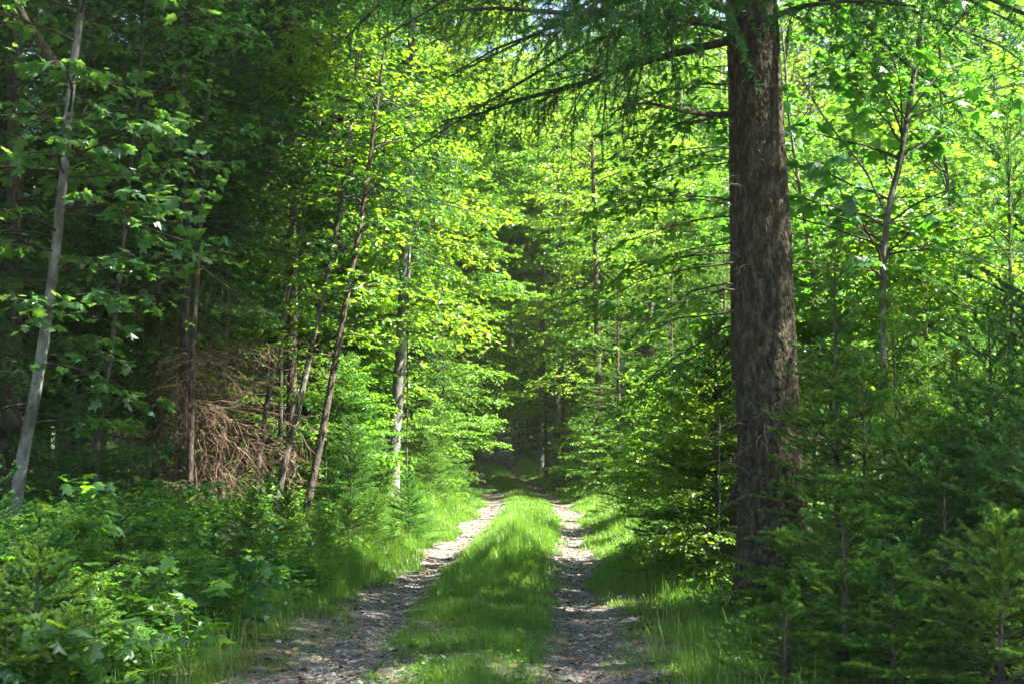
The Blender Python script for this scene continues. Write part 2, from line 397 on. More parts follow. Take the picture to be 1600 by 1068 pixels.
# ------------------------------------------------------------------ stones, litter
def ico():
    p = (1 + 5 ** .5) / 2
    v = nrm(np.array([(-1, p, 0), (1, p, 0), (-1, -p, 0), (1, -p, 0), (0, -1, p), (0, 1, p), (0, -1, -p), (0, 1, -p), (p, 0, -1), (p, 0, 1), (-p, 0, -1), (-p, 0, 1)], float))
    f = [(0, 11, 5), (0, 5, 1), (0, 1, 7), (0, 7, 10), (0, 10, 11), (1, 5, 9), (5, 11, 4), (11, 10, 2), (10, 7, 6), (7, 1, 8), (3, 9, 4), (3, 4, 2), (3, 2, 6), (3, 6, 8), (3, 8, 9), (4, 9, 5), (2, 4, 11), (6, 2, 10), (8, 6, 7), (9, 8, 1)]
    return v, np.array(f)
def ico2():
    v, f = ico(); v = list(v); c = {}; o = []
    def mid(a, b):
        k = (min(a, b), max(a, b))
        if k not in c: c[k] = len(v); v.append(nrm(v[a] + v[b]))
        return c[k]
    for a, b, d in f:
        x, y, z = mid(a, b), mid(b, d), mid(d, a); o += [(a, x, z), (b, y, x), (d, z, y), (x, y, z)]
    return np.array(v), np.array(o)
def stonemat():
    m, nt, out = mat('limestone'); L = nt.links.new
    a = nd(nt, 'ShaderNodeAttribute', attribute_name='v'); tc = nd(nt, 'ShaderNodeTexCoord')
    n = nd(nt, 'ShaderNodeTexNoise', Scale=45., Detail=5.); L(tc.outputs['Object'], n.inputs['Vector'])
    ad = nd(nt, 'ShaderNodeMath', operation='MULTIPLY_ADD'); ad.inputs[1].default_value = .5; L(n.outputs['Fac'], ad.inputs[0]); L(a.outputs['Fac'], ad.inputs[2])
    r = ramp(nt, [(.15, (.065, .056, .046)), (.7, (.155, .145, .13)), (1.2, (.30, .29, .275))]); L(ad.outputs[0], r.inputs[0])
    bp = nd(nt, 'ShaderNodeBump', Strength=.4, Distance=.01); L(n.outputs['Fac'], bp.inputs['Height'])
    p = nd(nt, 'ShaderNodeBsdfPrincipled', Roughness=.8); L(r.outputs[0], p.inputs['Base Color']); L(bp.outputs[0], p.inputs['Normal']); L(p.outputs[0], out.inputs[0])
    return m
M['stone'] = stonemat()
rng = np.random.default_rng(5)
def scatter_track(n, y0, y1, power=1.6):
    y = y0 + (y1 - y0) * rng.random(n) ** power
    s = np.where(rng.random(n) < .5, -1, 1)
    d = s * .87 + rng.normal(0, .16, n)
    d = np.where(rng.random(n) < .10, rng.uniform(-1.3, 1.3, n), d)
    x = xc(y) + d
    return x, y
def rocks(n, y0, y1, s0, s1, geo, tmpl, power=1.6):
    x, y = scatter_track(n, y0, y1, power)
    v, f = tmpl
    sz = s0 * (s1 / s0) ** (rng.random(n) ** 2.2)
    sc = rng.uniform(.65, 1.2, (n, 1, 3)) * np.array([1, .85, .55]) * sz[:, None, None]
    Vv = v[None] * (1 + rng.normal(0, .14, (n, len(v), 1))) * sc
    a = rng.uniform(0, 6.28, n); c, s = np.cos(a)[:, None], np.sin(a)[:, None]
    Vx = Vv[..., 0] * c - Vv[..., 1] * s; Vy = Vv[..., 0] * s + Vv[..., 1] * c
    P = np.stack([Vx + x[:, None], Vy + y[:, None], Vv[..., 2] + (gz(x, y) + .005 + sz * .04)[:, None]], -1)
    Q = (np.arange(n) * len(v))[:, None, None] + f[None]
    geo.add(P, Q.reshape(-1, 3), np.repeat(rng.random(n), len(f)))
g = Geo(); rocks(22000, 6.5, 34, .004, .015, g, ico()); rocks(800, 6.5, 26, .014, .034, g, ico2())
tag(link('gravel', g.mesh('gravel', M['stone'])), kind='stuff')
# larger stones one can tell apart
v2, f2 = ico2()
for (px, py, w, lab) in [(405, 1040, .10, 'grey rounded stone at the left edge of the track beside the herbs'),
                         (425, 1022, .075, 'small pale stone just behind the rounded one by the herbs'),
                         (905, 1045, .085, 'blunt grey stone in the nearest stretch of the right wheel rut'),
                         (880, 1003, .075, 'flat grey stone in the shaded right wheel rut'),
                         (955, 992, .08, 'angular stone against the right verge of the shaded rut'),
                         (918, 966, .06, 'dark stone in the middle of the right rut below the sunlight'),
                         (592, 1020, .07, 'flat pale stone in the left wheel rut beside the grass strip'),
                         (530, 985, .06, 'brownish stone in the shaded bend of the left rut')]:
    yy = CAMH * F / (py - HOR); p = at(px, py, yy); z = float(gz(p[0], yy))
    rr = np.random.default_rng(int(px)); V = v2 * (1 + rr.normal(0, .1, (len(v2), 1)) * 1.5) * np.array([1, .8, .5]) * w * .5
    gg = Geo(); gg.add(V, f2, .35 * rr.random())
    o = tag(link('stone', gg.mesh('stone', M['stone'])), lab, 'stone', 'larger stones on the track'); o.location = (p[0], yy, z + w * .12); o.rotation_euler = (0, 0, rr.random() * 6)
# leaf litter
n = 16000
y = 6.5 + 50 * rng.random(n) ** 1.7; x = xc(y) + rng.normal(0, 2.8, n) * (1 + .05 * y)
x2, y2 = scatter_track(900, 6.5, 40); x = np.concatenate([x, x2]); y = np.concatenate([y, y2]); n = len(x)
a = rng.uniform(0, 6.28, n)
g = Geo(); V, Q = stamp(np.stack([x, y, gz(x, y) + .012], -1), dirv(a, rng.normal(0, .2, n)), np.stack([rng.normal(0, .3, n), rng.normal(0, .3, n), np.ones(n)], -1), rng.uniform(.03, .075, n), *OVAL)
g.add(V, Q, np.repeat(rng.random(n), 2))
M['litter'] = plainmat('dead_leaf', (.06, .032, .016), (.24, .14, .075), .8)
tag(link('leaf_litter', g.mesh('leaf_litter', M['litter'])), kind='stuff')

# ------------------------------------------------------------------ grass
def blades(geo, x, y, h, w, rng, lean=.35, mi=0):
    n = len(x); z = gz(x, y); a = rng.uniform(0, 6.28, n)
    b = np.stack([x, y, z - .01], -1); dr = np.stack([np.cos(a), np.sin(a), np.zeros(n)], -1)
    wd = np.stack([-np.sin(a + rng.normal(0, .5, n)), np.cos(a), np.zeros(n)], -1) * (w * .5)[:, None]
    le = np.abs(rng.normal(0, lean, n))[:, None]
    up = np.array([0, 0, 1.]); h = h[:, None]
    m1 = b + up * h * .55 + dr * h * le * .35; tp = b + up * h * (1 - .35 * np.minimum(le, 1.6) ** 1.3) + dr * h * le * 1.15
    V = np.stack([b - wd, b + wd, m1 + wd * .8, m1 - wd * .8, tp], 1).reshape(-1, 3)
    i = np.arange(n)[:, None] * 5; val = np.where(rng.random(n) < .07, 1., np.clip(rng.normal(.5, .22, n), 0, .9))
    geo.add(V, i + np.array([[0, 1, 2, 3]]), val, mi); geo.n -= len(V)
    geo.v.append(np.zeros((0, 3))); geo.f.append(i + np.array([[3, 2, 4]]) + geo.n); geo.a.append(val); geo.m.append(np.full(n, mi, np.int32)); geo.n += len(V)
def density_y(n, y0, y1, p=1.9): return y0 + (y1 - y0) * rng.random(n) ** p
G = Geo()
def clump(x, y): return np.clip(.55 + .8 * (np.sin(x * 3.1 + y * 1.7) * np.sin(y * 2.3 - x * 1.1 + 1) * .6 + np.sin(x * 7.3 - y * 3.9) * np.sin(y * 6.1 + x * 2.2) * .4), .05, 1.3)
# centre strip
n = 330000; y = density_y(n, 7.2, 75); d = rng.normal(0, .36, n) + .03 * np.sin(y * 1.3)
d = np.clip(d, -.75, .75); x = xc(y) + d
c = (.35 + .75 * clump(x, y)) * (.3 + .75 * sstep((y - 7.5) / 5)) * (1 - .8 * np.exp(-((y - 42) / 7) ** 2))
kp = (rng.random(n) < c) & (np.abs(d) < .64 + .09 * np.sin(y * 3.1) + .04 * np.sin(y * 8.3)); x, y, d = x[kp], y[kp], d[kp]
h = (.07 + .20 * clump(x, y)) * (1.1 - .75 * np.abs(d) / .68) * rng.uniform(.5, 1.3, len(x)) * (.45 + .55 * sstep((y - 9) / 6)) * (1 + .3 * sstep((y - 14) / 6)) * (1 + 1.1 * np.exp(-((y - 60) / 4) ** 2)) * (1 - .62 * sstep((y - 21) / 9))
blades(G, x, y, h, np.clip(.0016 + .00022 * y, .003, .014), rng)
# verges
for sgn, n, lo in ((-1, 190000, 1.10), (1, 190000, 1.06)):
    y = density_y(n, 6.8, 85, 1.8); d = lo + np.abs(rng.normal(0, .55, n)) + .12 * np.sin(y * 1.1 + sgn) + .06 * np.sin(y * 3.7)
    x = xc(y) + sgn * d
    c = clump(x * 1.1 + 3, y) * np.where(sgn < 0, .35 + .65 * sstep((y - 9) / 5), .8)
    kp = rng.random(n) < c; x, y, d = x[kp], y[kp], d[kp]
    h = (1 + (.6 if sgn < 0 else .25) * sstep((y - 13) / 3) * sstep((36 - y) / 6)) * (.10 + .28 * sstep((d - 1.2) / .6)) * (.55 + .45 * sstep((y - 11) / 4)) * (.55 + .5 * clump(x + 1, y)) * rng.uniform(.5, 1.3, len(x))
    blades(G, x, y, h, np.clip(.0018 + .00022 * y, .003, .014), rng, .5)
# a few long stalks by the right edge in front
n = 260; y = rng.uniform(7.4, 10, n); x = xc(y) + 1.25 + np.abs(rng.normal(0, .45, n)); blades(G, x, y, rng.uniform(.2, .5, n), np.full(n, .005), rng, .6)
n = 320; y = rng.uniform(7.4, 10, n); x = xc(y) - 1.35 - np.abs(rng.normal(0, .5, n)); blades(G, x, y, rng.uniform(.2, .45, n), np.full(n, .005), rng, .6)
tag(link('grass', G.mesh('grass', M['grass'])), kind='stuff')

# ------------------------------------------------------------------ undergrowth (low leafy herbs)
U = Geo()
def herbs(n, y0, y1, d0, d1, hmin, hmax, leafs, pw=1.6, per=9, cl=True):
    y = density_y(n, y0, y1, pw); d = rng.uniform(d0, d1, n); x = xc(y) + d
    if cl: k = rng.random(n) < clump(x * .6, y * .6 + 4) * 1.1; x, y = x[k], y[k]
    n = len(x); h = rng.uniform(hmin, hmax, n) * (.6 + .5 * clump(x, y))
    b = branches(rng, np.stack([x, y, gz(x, y)], -1), rng.uniform(0, 6.28, n), np.full(n, 1.35), h, np.full(n, .0025), K=4, d_el=-.3, wobble=.12)
    wood(U, b, 3)
    i = np.repeat(np.arange(n), per); t = rng.uniform(.25, 1, len(i)); P, A, E = pick(b, i, t)
    a = rng.uniform(0, 6.28, len(i)); dd = dirv(a, rng.normal(.05, .3, len(i)))
    P = P + dd * leafs * .25
    V, Q = stamp(P, dd, np.stack([rng.normal(0, .35, len(i)), rng.normal(0, .35, len(i)), np.ones(len(i))], -1), leafs * rng.uniform(.6, 1.25, len(i)), *OVAL)
    U.add(V, Q, np.repeat(np.clip(rng.normal(.5, .25, len(i)), 0, 1), 2))
herbs(3200, 7.0, 16, -4.6, -1.75, .12, .42, .065)
herbs(4500, 12.5, 40, -4.6, -1.55, .2, .6, .08, 1.3)
herbs(3000, 8, 20, 1.7, 5, .12, .4, .06)
herbs(3000, 17, 50, 1.7, 6, .2, .7, .08, 1.2)
herbs(1300, 40, 95, -6, -1.7, .2, .7, .12, 1.0)
herbs(1300, 40, 95, 1.7, 6, .2, .7, .12, 1.0)
herbs(3500, 14, 60, -16, -4.5, .15, .6, .10, 1.2)
# keep the far middle of the track clear
# small weeds in the grass strip
herbs(900, 7.5, 30, -.55, .55, .04, .12, .035, 1.5, 7, False)
tag(link('undergrowth', U.mesh('undergrowth', M['herb'])), kind='stuff')

# ------------------------------------------------------------------ trees: kinds used several times
R_ = np.random.default_rng(77)
def cone(a, p=.8, b=.25): return lambda u: a * (1 - u) ** p + b
def egg(a, b=.4): return lambda u: a * (np.sin(math.pi * min(1, .22 + .78 * u)) ** .7) + b
T = {}
def T_beech(seed, H, r0, t0, nb, a, leaf, dens=16, **k):
    rng = np.random.default_rng(seed)
    return broadleaf(seed, stem(rng, H, 16, k.pop('lean', .03)), r0, r0 * .12, t0, nb, egg(a), leaf=leaf, dens=dens, **k)
T['beech_a'] = T_beech(11, 15, .15, .10, 90, 3.0, .10, 22, sdens=4.4, tdens=5.5)
T['beech_b'] = T_beech(12, 12, .11, .06, 92, 2.5, .095, 24, sdens=4.6, tdens=5.5)
T['beech_c'] = T_beech(13, 19, .19, .20, 110, 3.6, .13, 20, sdens=3.8, tdens=4.8)
T['beech_high'] = T_beech(17, 27, .16, .66, 80, 3.6, .13, 18, lean=.003, bark='bark_dark', sdens=3.8, tdens=4.5)
T['open_beech'] = T_beech(18, 12, .10, .06, 70, 2.6, .11, 11, sdens=4, tdens=5)
T['bush'] = T_beech(14, 3.4, .025, .04, 60, 1.15, .075, 30, sdens=6, tdens=8, S=6)
T['bush_b'] = T_beech(15, 2.0, .015, .03, 44, .8, .07, 32, sdens=7, tdens=9, S=6)
T['sapling'] = T_beech(16, 6.5, .04, .12, 48, 1.5, .085, 20, sdens=5, tdens=7, S=8)
def T_con(seed, H, r0, t0, gap, per, a, **k):
    rng = np.random.default_rng(seed)
    return conifer(seed, stem(rng, H, 18, .01, .006), r0, .006, t0, gap, per, cone(a), **k)
T['spruce_tall'] = T_con(21, 23, .19, .10, .50, 6, 2.7, ln=.075, wd=.015, dens=105, lm='spruce', tdens=6, tw=.36, hang=-.35, el=(.7, -.2), S=14)
T['spruce_tall_b'] = T_con(22, 20, .16, .05, .45, 6, 2.4, ln=.07, wd=.014, dens=110, lm='spruce', tdens=6.5, tw=.36, hang=-.3, el=(.7, -.15), S=14)
T['shade_spruce_high'] = T_con(27, 25, .2, .38, .45, 7, 2.9, ln=.08, wd=.018, dens=120, lm='spruce', tdens=6, tw=.38, hang=-.3, el=(.7, -.2), S=14)
T['spruce_mid'] = T_con(23, 9, .085, .06, .34, 6, 1.7, ln=.05, wd=.009, dens=150, lm='young', tdens=8, tw=.36, el=(.8, -.05), S=10)
T['spruce_mid_b'] = T_con(24, 7, .07, .05, .30, 6, 1.45, ln=.045, wd=.008, dens=160, lm='young', tdens=8.5, tw=.36, el=(.8, 0), S=10)
T['spruce_small'] = T_con(25, 2.6, .022, .02, .12, 8, .85, ln=.026, wd=.006, dens=420, lm='young', tdens=12, tw=.42, third=True, t3dens=8, el=(.9, .1), S=8)
T['spruce_small_b'] = T_con(26, 1.7, .016, .02, .10, 8, .66, ln=.025, wd=.006, dens=450, lm='young', tdens=13, tw=.42, third=True, t3dens=8, el=(.9, .15), S=8)

def place(kind, px, Y, H, name, label, group=None, cat='tree', rz=None, sx=1.):
    """stand a tree of a kind on the ground where photo column px meets depth Y; H = height in metres"""
    X = at(px, HOR, Y)[0]
    parts = T[kind]; h0 = T_H[kind]; s = H / h0
    return thing(name, parts, (X, Y, float(gz(X, Y)) - .03), R_.uniform(0, 6.28) if rz is None else rz, (s * sx, s * sx, s), label, cat, group)
T_H = dict(open_beech=12, beech_high=27, shade_spruce_high=25, beech_a=15, beech_b=12, beech_c=19, bush=3.4, bush_b=2., sapling=6.5, spruce_tall=23, spruce_tall_b=20, spruce_mid=9, spruce_mid_b=7, spruce_small=2.6, spruce_small_b=1.7)
def world_poly(pts, Y, K=20, to_ground=True):
    """pts: (px, py[, depth]) from the base up"""
    W = [at(p[0], p[1], p[2] if len(p) > 2 else Y) for p in pts]
    if to_ground:
        b = W[0].copy(); b[2] = float(gz(b[0], b[1])) - .05
        if W[0][2] > b[2] + .05: W = [b] + W
        else: W[0] = b
    P = smooth_poly(W, K); base = P[0].copy()
    return P - base, base

# --- the big spruce at the right of the track
def big_spruce():
    rng = np.random.default_rng(3)
    W = [at(1216, 990, 12), at(1205, 800, 12), at(1199, 600, 12), at(1188, 300, 12), at(1178, 50, 12)]
    base = W[0].copy(); base[2] = float(gz(base[0], 12)) - .1; W[0] = base.copy(); W[0][0] = at(1214, 690, 12)[0]
    top = W[-1] + np.array([-.35, 0, 20.]); W.append(top)
    P = smooth_poly(W, 60) - base
    # trunk: ring mesh whose bark plates are raised as geometry
    S = 190; zz = np.concatenate([np.arange(0, 7.5, .015), np.linspace(7.5, 27, 60)]); K = len(zz)
    Pz = np.stack([np.interp(zz, P[:, 2], P[:, i]) for i in range(3)], -1); Pz[:, 2] = zz
    r = np.interp(zz, [0, .3, .7, 1.4, 3, 4.9, 27], [.42, .345, .30, .27, .243, .205, .03])
    a = np.arange(S) * 2 * math.pi / S
    A, Zg = np.meshgrid(a, zz)
    root = .09 * np.exp(-Zg / .45) * (np.sin(A * 5 + 1) * .6 + np.sin(A * 3) * .5)
    def plates(na, dz, seed):
        jr = np.random.default_rng(seed); nz = int(28 / dz) + 3
        ja, jz, jh = jr.random((na, nz)), jr.random((na, nz)), jr.random((na, nz))
        u = A / (2 * math.pi) * na + .25 * np.sin(Zg * 5) ; v = Zg / dz; iu, iv = np.floor(u).astype(int), np.floor(v).astype(int)
        f1 = np.full(A.shape, 9.); f2 = f1.copy(); hh = np.zeros(A.shape)
        for du in (-1, 0, 1):
            for dv in (-1, 0, 1):
                cu, cv = (iu + du) % na, np.clip(iv + dv, 0, nz - 1)
                d = np.hypot(u - (iu + du + ja[cu, cv]), v - (iv + dv + jz[cu, cv]))
                n1 = d < f1; f2 = np.where(n1, f1, np.minimum(f2, d)); hh = np.where(n1, jh[cu, cv], hh); f1 = np.where(n1, d, f1)
        return sstep((f2 - f1) * 3.2) * (.45 + .55 * hh)
    pl = plates(30, .085, 1) * .7 + plates(58, .04, 2) * .35
    rad = r[:, None] * (1 + root) + (pl - .5) * .021 * np.clip(r[:, None] / .25, 0, 1) + rng.normal(0, .0012, A.shape) + .006 * np.sin(A * 2 + Zg * 1.7) * np.sin(Zg * 3.1)
    V = np.stack([Pz[:, 0:1] + rad * np.cos(A), Pz[:, 1:2] + rad * np.sin(A), Zg], -1)
    i = np.arange(K * S).reshape(K, S); j = np.roll(i, -1, 1)
    g = Geo(); g.add(V, np.stack([i[:-1], j[:-1], j[1:], i[1:]], -1).reshape(-1, 4))
    parts = [('trunk', g.mesh('trunk', M['bark_spruce'], True))]
    # three limbs that cross the top of the picture, and the crown above
    limbs = [([(1150, 45, 12), (1090, 32, 11.7), (1000, 22, 11.3), (900, 24, 11.), (790, 12, 10.7), (700, 18, 10.5)], .045),
             ([(1150, 62, 12.1), (1080, 78, 12.2), (990, 100, 12.4), (900, 135, 12.6), (820, 152, 12.8), (740, 182, 13.), (690, 190, 13.1)], .04),
             ([(1160, 178, 12), (1100, 180, 11.9), (1060, 172, 11.7), (1000, 158, 11.5), (960, 175, 11.4)], .03),
             ([(1150, 20, 12.3), (1050, -20, 12.6), (900, -60, 13), (720, -50, 13.4), (590, 0, 13.8), (540, 60, 14)], .05),
             ([(1200, 30, 11.7), (1250, 10, 11.2), (1330, 0, 10.8), (1430, 10, 10.5)], .03),
             ([(1190, -10, 11.8), (1060, -40, 10.8), (950, -30, 10.1), (860, 0, 9.7)], .04)]
    nl = Geo()
    for q_, (pts, rr) in enumerate(limbs):
        Pl = smooth_poly([at(*p) for p in pts], 9) - base
        b = Br(); b.P = Pl[None]; b.N = 1; b.K = 9; d = nrm(np.gradient(Pl, axis=0))
        b.AZ = np.arctan2(d[:, 0], d[:, 1])[None]; b.EL = np.arcsin(d[:, 2])[None]; b.L = np.array([np.linalg.norm(np.diff(Pl, axis=0), axis=1).sum()]); b.R = np.array([rr])
        lg = Geo(); wood(lg, b, 7, .22)
        B2 = side(rng, b, 15, .12 if q_ != 1 else .3, .9, lambda t: .30 * (1 - t) ** .6 + .06, -.12, .3, K=6, d_el=-.55, wobble=.16, nmax=90, rf=.25)
        wood(lg, B2, 3)
        B3 = side(rng, B2, 11, .1, .8, lambda t: .5 * (1 - t) + .12, -.15, .35, K=4, d_el=-.35, nmin=2, rf=.5); B3.R = np.full(B3.N, .0018); wood(lg, B3, 3)
        keep = rng.random(B3.N) < (.8 if q_ != 1 else .55)
        for at_ in ('P', 'AZ', 'EL', 'L', 'R'): setattr(B3, at_, getattr(B3, at_)[keep])
        B3.N = len(B3.L)
        needles(nl, rng, B3, 420, .024, .006); needles(nl, rng, B2, 300, .024, .006, .2)
        parts.append(('limb', lg.mesh('limb', M['twig'], True)))
    n = 170; t = .22 + .76 * rng.random(n) ** 1.2; u = (t - .22) / .78
    B = branches(rng, on_stem(P, t), rng.uniform(0, 6.28, n), -.15 + .8 * u + rng.normal(0, .1, n), (3.6 * (1 - u) ** .8 + .3) * rng.uniform(.7, 1.1, n), np.full(n, .03), K=7, d_el=-.35)
    B2 = side(rng, B, 6, .15, .95, lambda t: .36 * (1 - t) + .08, -.5, .2, K=4, d_el=-.4)
    cw = Geo(); wood(cw, B, 4); needles(nl, rng, B2, 85, .07, .014); needles(nl, rng, B, 60, .07, .014, .3)
    parts.append(('crown_branches', cw.mesh('crown_branches', M['twig'], True)))
    parts.append(('crown', nl.mesh('crown', M['spruce'])))
    # dry twigs at the foot and on the stem
    for q in range(64):
        z = rng.uniform(.15, 1.7) if q < 50 else rng.uniform(1.9, 5)
        az = rng.uniform(.9, 4.2); rr = np.interp(z, [0, 2, 5], [.3, .26, .22])
        st = np.array([[np.interp(z, P[:, 2], P[:, 0]) + rr * math.sin(az), np.interp(z, P[:, 2], P[:, 1]) + rr * math.cos(az), z]])
        parts.append(('dry_twig', dry_branch(rng, st, az, rng.normal(.05, .3), rng.uniform(.25, .8) * (1 if z < 1.9 else .5), -.8, .0035, 12, 'dry_twig', 'dead')))
    return thing('spruce_tree', parts, base, 0, 1, 'thick old spruce with scaly brown bark standing right beside the track')
big_spruce()

# --- the grey leaning maple at the left edge
P, b = world_poly([(18, 835), (34, 720), (58, 600), (82, 440), (99, 280), (110, 150), (124, 30), (150, -150), (170, -420)], 15, 24)
rng = np.random.default_rng(8)
pt = broadleaf(8, P, .07, .02, .12, 56, lambda u: 1.3 + .9 * u, el=(.35, .05), leaf=.125, dens=9, tmpl=MAPLE, lm='maple_shade', bark='bark_beech', sdens=3.4, tdens=4, droop=-.35, flat=.45, S=20)
lg = Geo(); L_ = smooth_poly([at(p[0], p[1], 15) for p in [(92, 108), (60, 60), (35, 25), (5, -40)]], 8) - b
V, Q = tubes(L_[None], np.linspace(.05, .03, 8)[None], 10); lg.add(V, Q)
pt.append(('limb', lg.mesh('limb', M['bark_dark'], True)))
thing('maple_tree', pt, b, 0, 1, 'slender maple with pale grey leaning trunk and lobed leaves over the herbs')

# --- the three leaning saplings and the thinner ones behind
for seed, pts, Y, r0, bark, lab, az in [
    (31, [(397, 800), (403, 735), (415, 640), (436, 530), (458, 420), (480, 310), (500, 190), (520, 60)], 20.5, .044, 'bark_sap', 'thinnest of the leaning saplings, pale at its foot, before dry twigs', None),
    (32, [(430, 796), (447, 710), (466, 640), (486, 545), (512, 430), (532, 330), (548, 200), (560, 60)], 20, .056, 'bark_sap', 'leaning sapling with a pale sunlit foot and dark upper stem', None),
    (33, [(476, 808), (496, 715), (510, 640), (532, 520), (548, 430), (566, 340), (582, 220), (600, 80)], 19.5, .06, 'bark_dark', 'dark leaning sapling nearest the sunny verge bushes', None)]:
    P, b = world_poly(pts, Y, 18)
    thing('leaning_sapling', broadleaf(seed, P, r0, r0 * .3, .36, 46, lambda u: 1.0 + .5 * u, el=(.5, .2), leaf=.085, dens=20, lm='beech', bark=bark, sdens=4.5, tdens=5, S=10), b, 0, 1, lab, 'sapling', 'leaning saplings on the left verge')
for seed, pts, Y, r0, lab in [
    (34, [(150, 690), (170, 580), (186, 440), (200, 300), (215, 160), (228, 0)], 17, .035, 'thin dark stem between the grey maple and the dry spruces'),
    (35, [(300, 560), (310, 400), (318, 280), (322, 180), (334, 60), (345, -60)], 19, .05, 'dark crooked young beech above the dry spruce branches'),
    (36, [(440, 500), (452, 400), (470, 300), (480, 200), (490, 60)], 23, .04, 'thin beech stem rising behind the leaning saplings')]:
    P, b = world_poly(pts, Y, 16)
    thing('young_beech', broadleaf(seed, P, r0, r0 * .4, .45, 34, lambda u: 1.3 + .5 * u, el=(.4, .1), leaf=.09, dens=13, lm='maple_shade', bark='bark_dark', sdens=4, tdens=5, S=8), b, 0, 1, lab, 'tree', 'thin stems in the left wood')

# --- spruces with dry lower branches (left)
for seed, px, Y, r0, dn, lab in [(41, 287, 19.5, .085, (.02, .205, 76, 1.8, -.5, -.9, 3.2), 'dark spruce with a mass of dry brown branches sweeping towards the saplings'),
                                  (42, 245, 20.5, .075, (.02, .3, 36, 1.5, -.6, 0., 6.28), 'dark spruce trunk just left of the dry branch mass'),
                                  (43, 216, 22, .07, (.02, .3, 30, 1.5, -.6, 0., 6.28), 'slim spruce trunk in gloom, furthest from the dry branch mass'),
                                  (44, 345, 23, .07, (.02, .24, 26, 1.5, -.5, 0., 6.28), 'spruce hidden in its own dry brown branches beside the thin sapling')]:
    rng = np.random.default_rng(seed); X = at(px, HOR, Y)[0]
    thing('dry_spruce', conifer(seed, stem(rng, 11, 18, .01), r0, .02, .30, .34, 6, cone(1.9), ln=.045, wd=.008, dens=120, lm='spruce', tdens=8, tw=.36, hang=-.2, el=(.7, -.2), dead=dn, S=12),
          (X, Y, float(gz(X, Y)) - .03), 0, 1, lab, 'tree', 'spruces with dry lower branches')

rng = np.random.default_rng(46); X = at(455, HOR, 21.5)[0]
thing('spruce_tree', conifer(46, stem(rng, 22, 22, .01), .08, .02, .24, .42, 7, cone(2.9), ln=.05, wd=.010, dens=170, lm='spruce', tdens=7, tw=.4, hang=-.35, el=(.7, -.25), S=12),
      (X, 21.5, float(gz(X, 21.5)) - .03), 0, 1, 'dark spruce whose long drooping boughs hang over the leaning saplings')

# --- the maple sapling at right
P, b = world_poly([(1392, 860), (1386, 700), (1378, 540), (1380, 400), (1388, 320), (1405, 265), (1420, 170), (1434, 80), (1446, -10), (1460, -130), (1470, -260)], 13, 30)
pt = broadleaf(9, P, .040, .016, .40, 48, lambda u: 1.3 + .7 * u, el=(.6, .4), leaf=.15, dens=5.5, tmpl=MAPLE, lm='maple', bark='bark_sap', sdens=3, tdens=3.5, droop=-.3, flat=.4, S=10)
lg = Geo()
for pts in ([(1384, 335), (1350, 260), (1290, 190), (1245, 110)], [(1380, 350), (1430, 340), (1500, 322)], [(1418, 180), (1470, 110), (1590, 75)]):
    L_ = smooth_poly([at(p[0], p[1], 12.9) for p in pts], 8) - b
    lg.add(*tubes(L_[None], np.linspace(.011, .005, 8)[None], 6))
pt.append(('side_stem', lg.mesh('side_stem', M['bark_sap'], True)))
thing('maple_sapling', pt, b, 0, 1, 'young maple with a thin bent brown stem right of the big spruce', 'sapling')

for seed, px, Y, H, lab in [(91, 1520, 14.5, 6.5, 'bright leafy maple at the upper corner above the slender spruce'), (92, 1330, 16, 6.8, 'maple with large sunlit leaves between big trunk and bent stem')]:
    rng = np.random.default_rng(seed); X = at(px, HOR, Y)[0]
    thing('maple_sapling', broadleaf(seed, stem(rng, H, 14, .05, .02), .035, .01, .3, 54, egg(1.5), el=(.6, .3), leaf=.13, dens=5.5, tmpl=MAPLE, lm='maple', bark='bark_sap', sdens=3.4, tdens=4, droop=-.3, flat=.4, S=8), (X, Y, float(gz(X, Y)) - .03), 0, 1, lab, 'sapling', 'maples in the right wood')

# --- young spruces close to the camera
def young(seed, px, py_top, Y, wid, lab, gap=.115, lm='young', dens=1400, ln=.0175, wd=.0046, lean=0., third=True, per=8, grp='young spruces'):
    rng = np.random.default_rng(seed); tp = at(px, py_top, Y); X = tp[0]; z0 = float(gz(X, Y)) - .03; H = tp[2] - z0
    return thing('young_spruce', conifer(seed, stem(rng, H, 14, lean, .01), .012 + H * .008, .003, .03, gap, per, cone(wid, .85, .1), el=(.9, .12), ln=ln, wd=wd, dens=dens, lm=lm, tdens=9, tw=.48, third=third, t3dens=6.5, S=8, tip_up=.4),
                 (X, Y, z0), 0, 1, lab, 'tree', grp)
gr = 'young spruces at the right edge'
young(51, 1318, 778, 8.2, .75, 'young spruce with bright tips pointing at the big trunk', grp=gr)
young(52, 1473, 722, 8.6, .9, 'dark young spruce with a single pale upright leader', lm='spruce', grp=gr)
young(53, 1560, 820, 7.3, .85, 'shaded young spruce filling the bottom corner', grp=gr)
young(54, 1225, 930, 7.9, .42, 'knee high spruce in the grass before the big trunk', grp=gr, gap=.1)
young(55, 1640, 300, 9.3, 1.5, 'tall dark spruce at the frame edge above the pale leader', lm='spruce', gap=.19, dens=728, ln=.022, wd=0.0056, grp=gr)
young(56, 1565, 160, 12.5, 1.6, 'tall young spruce with a slender bright leader under the maple leaves', gap=.28, dens=494, ln=.022, wd=0.0056, grp=gr)
young(57, 1300, 380, 10.9, .8, 'light green young spruce whose sprays overlap the big trunk', gap=.24, dens=520, ln=.022, wd=0.0056, grp=gr)
young(58, 1400, 470, 11.2, 1.35, 'full green spruce under the bent maple stem', gap=.22, dens=546, ln=.021, wd=0.0050, grp=gr)
young(59, 1490, 560, 10.2, 1.2, 'dense green spruce between bent maple stem and frame edge', gap=.2, dens=585, ln=.02, wd=0.0050, grp=gr)
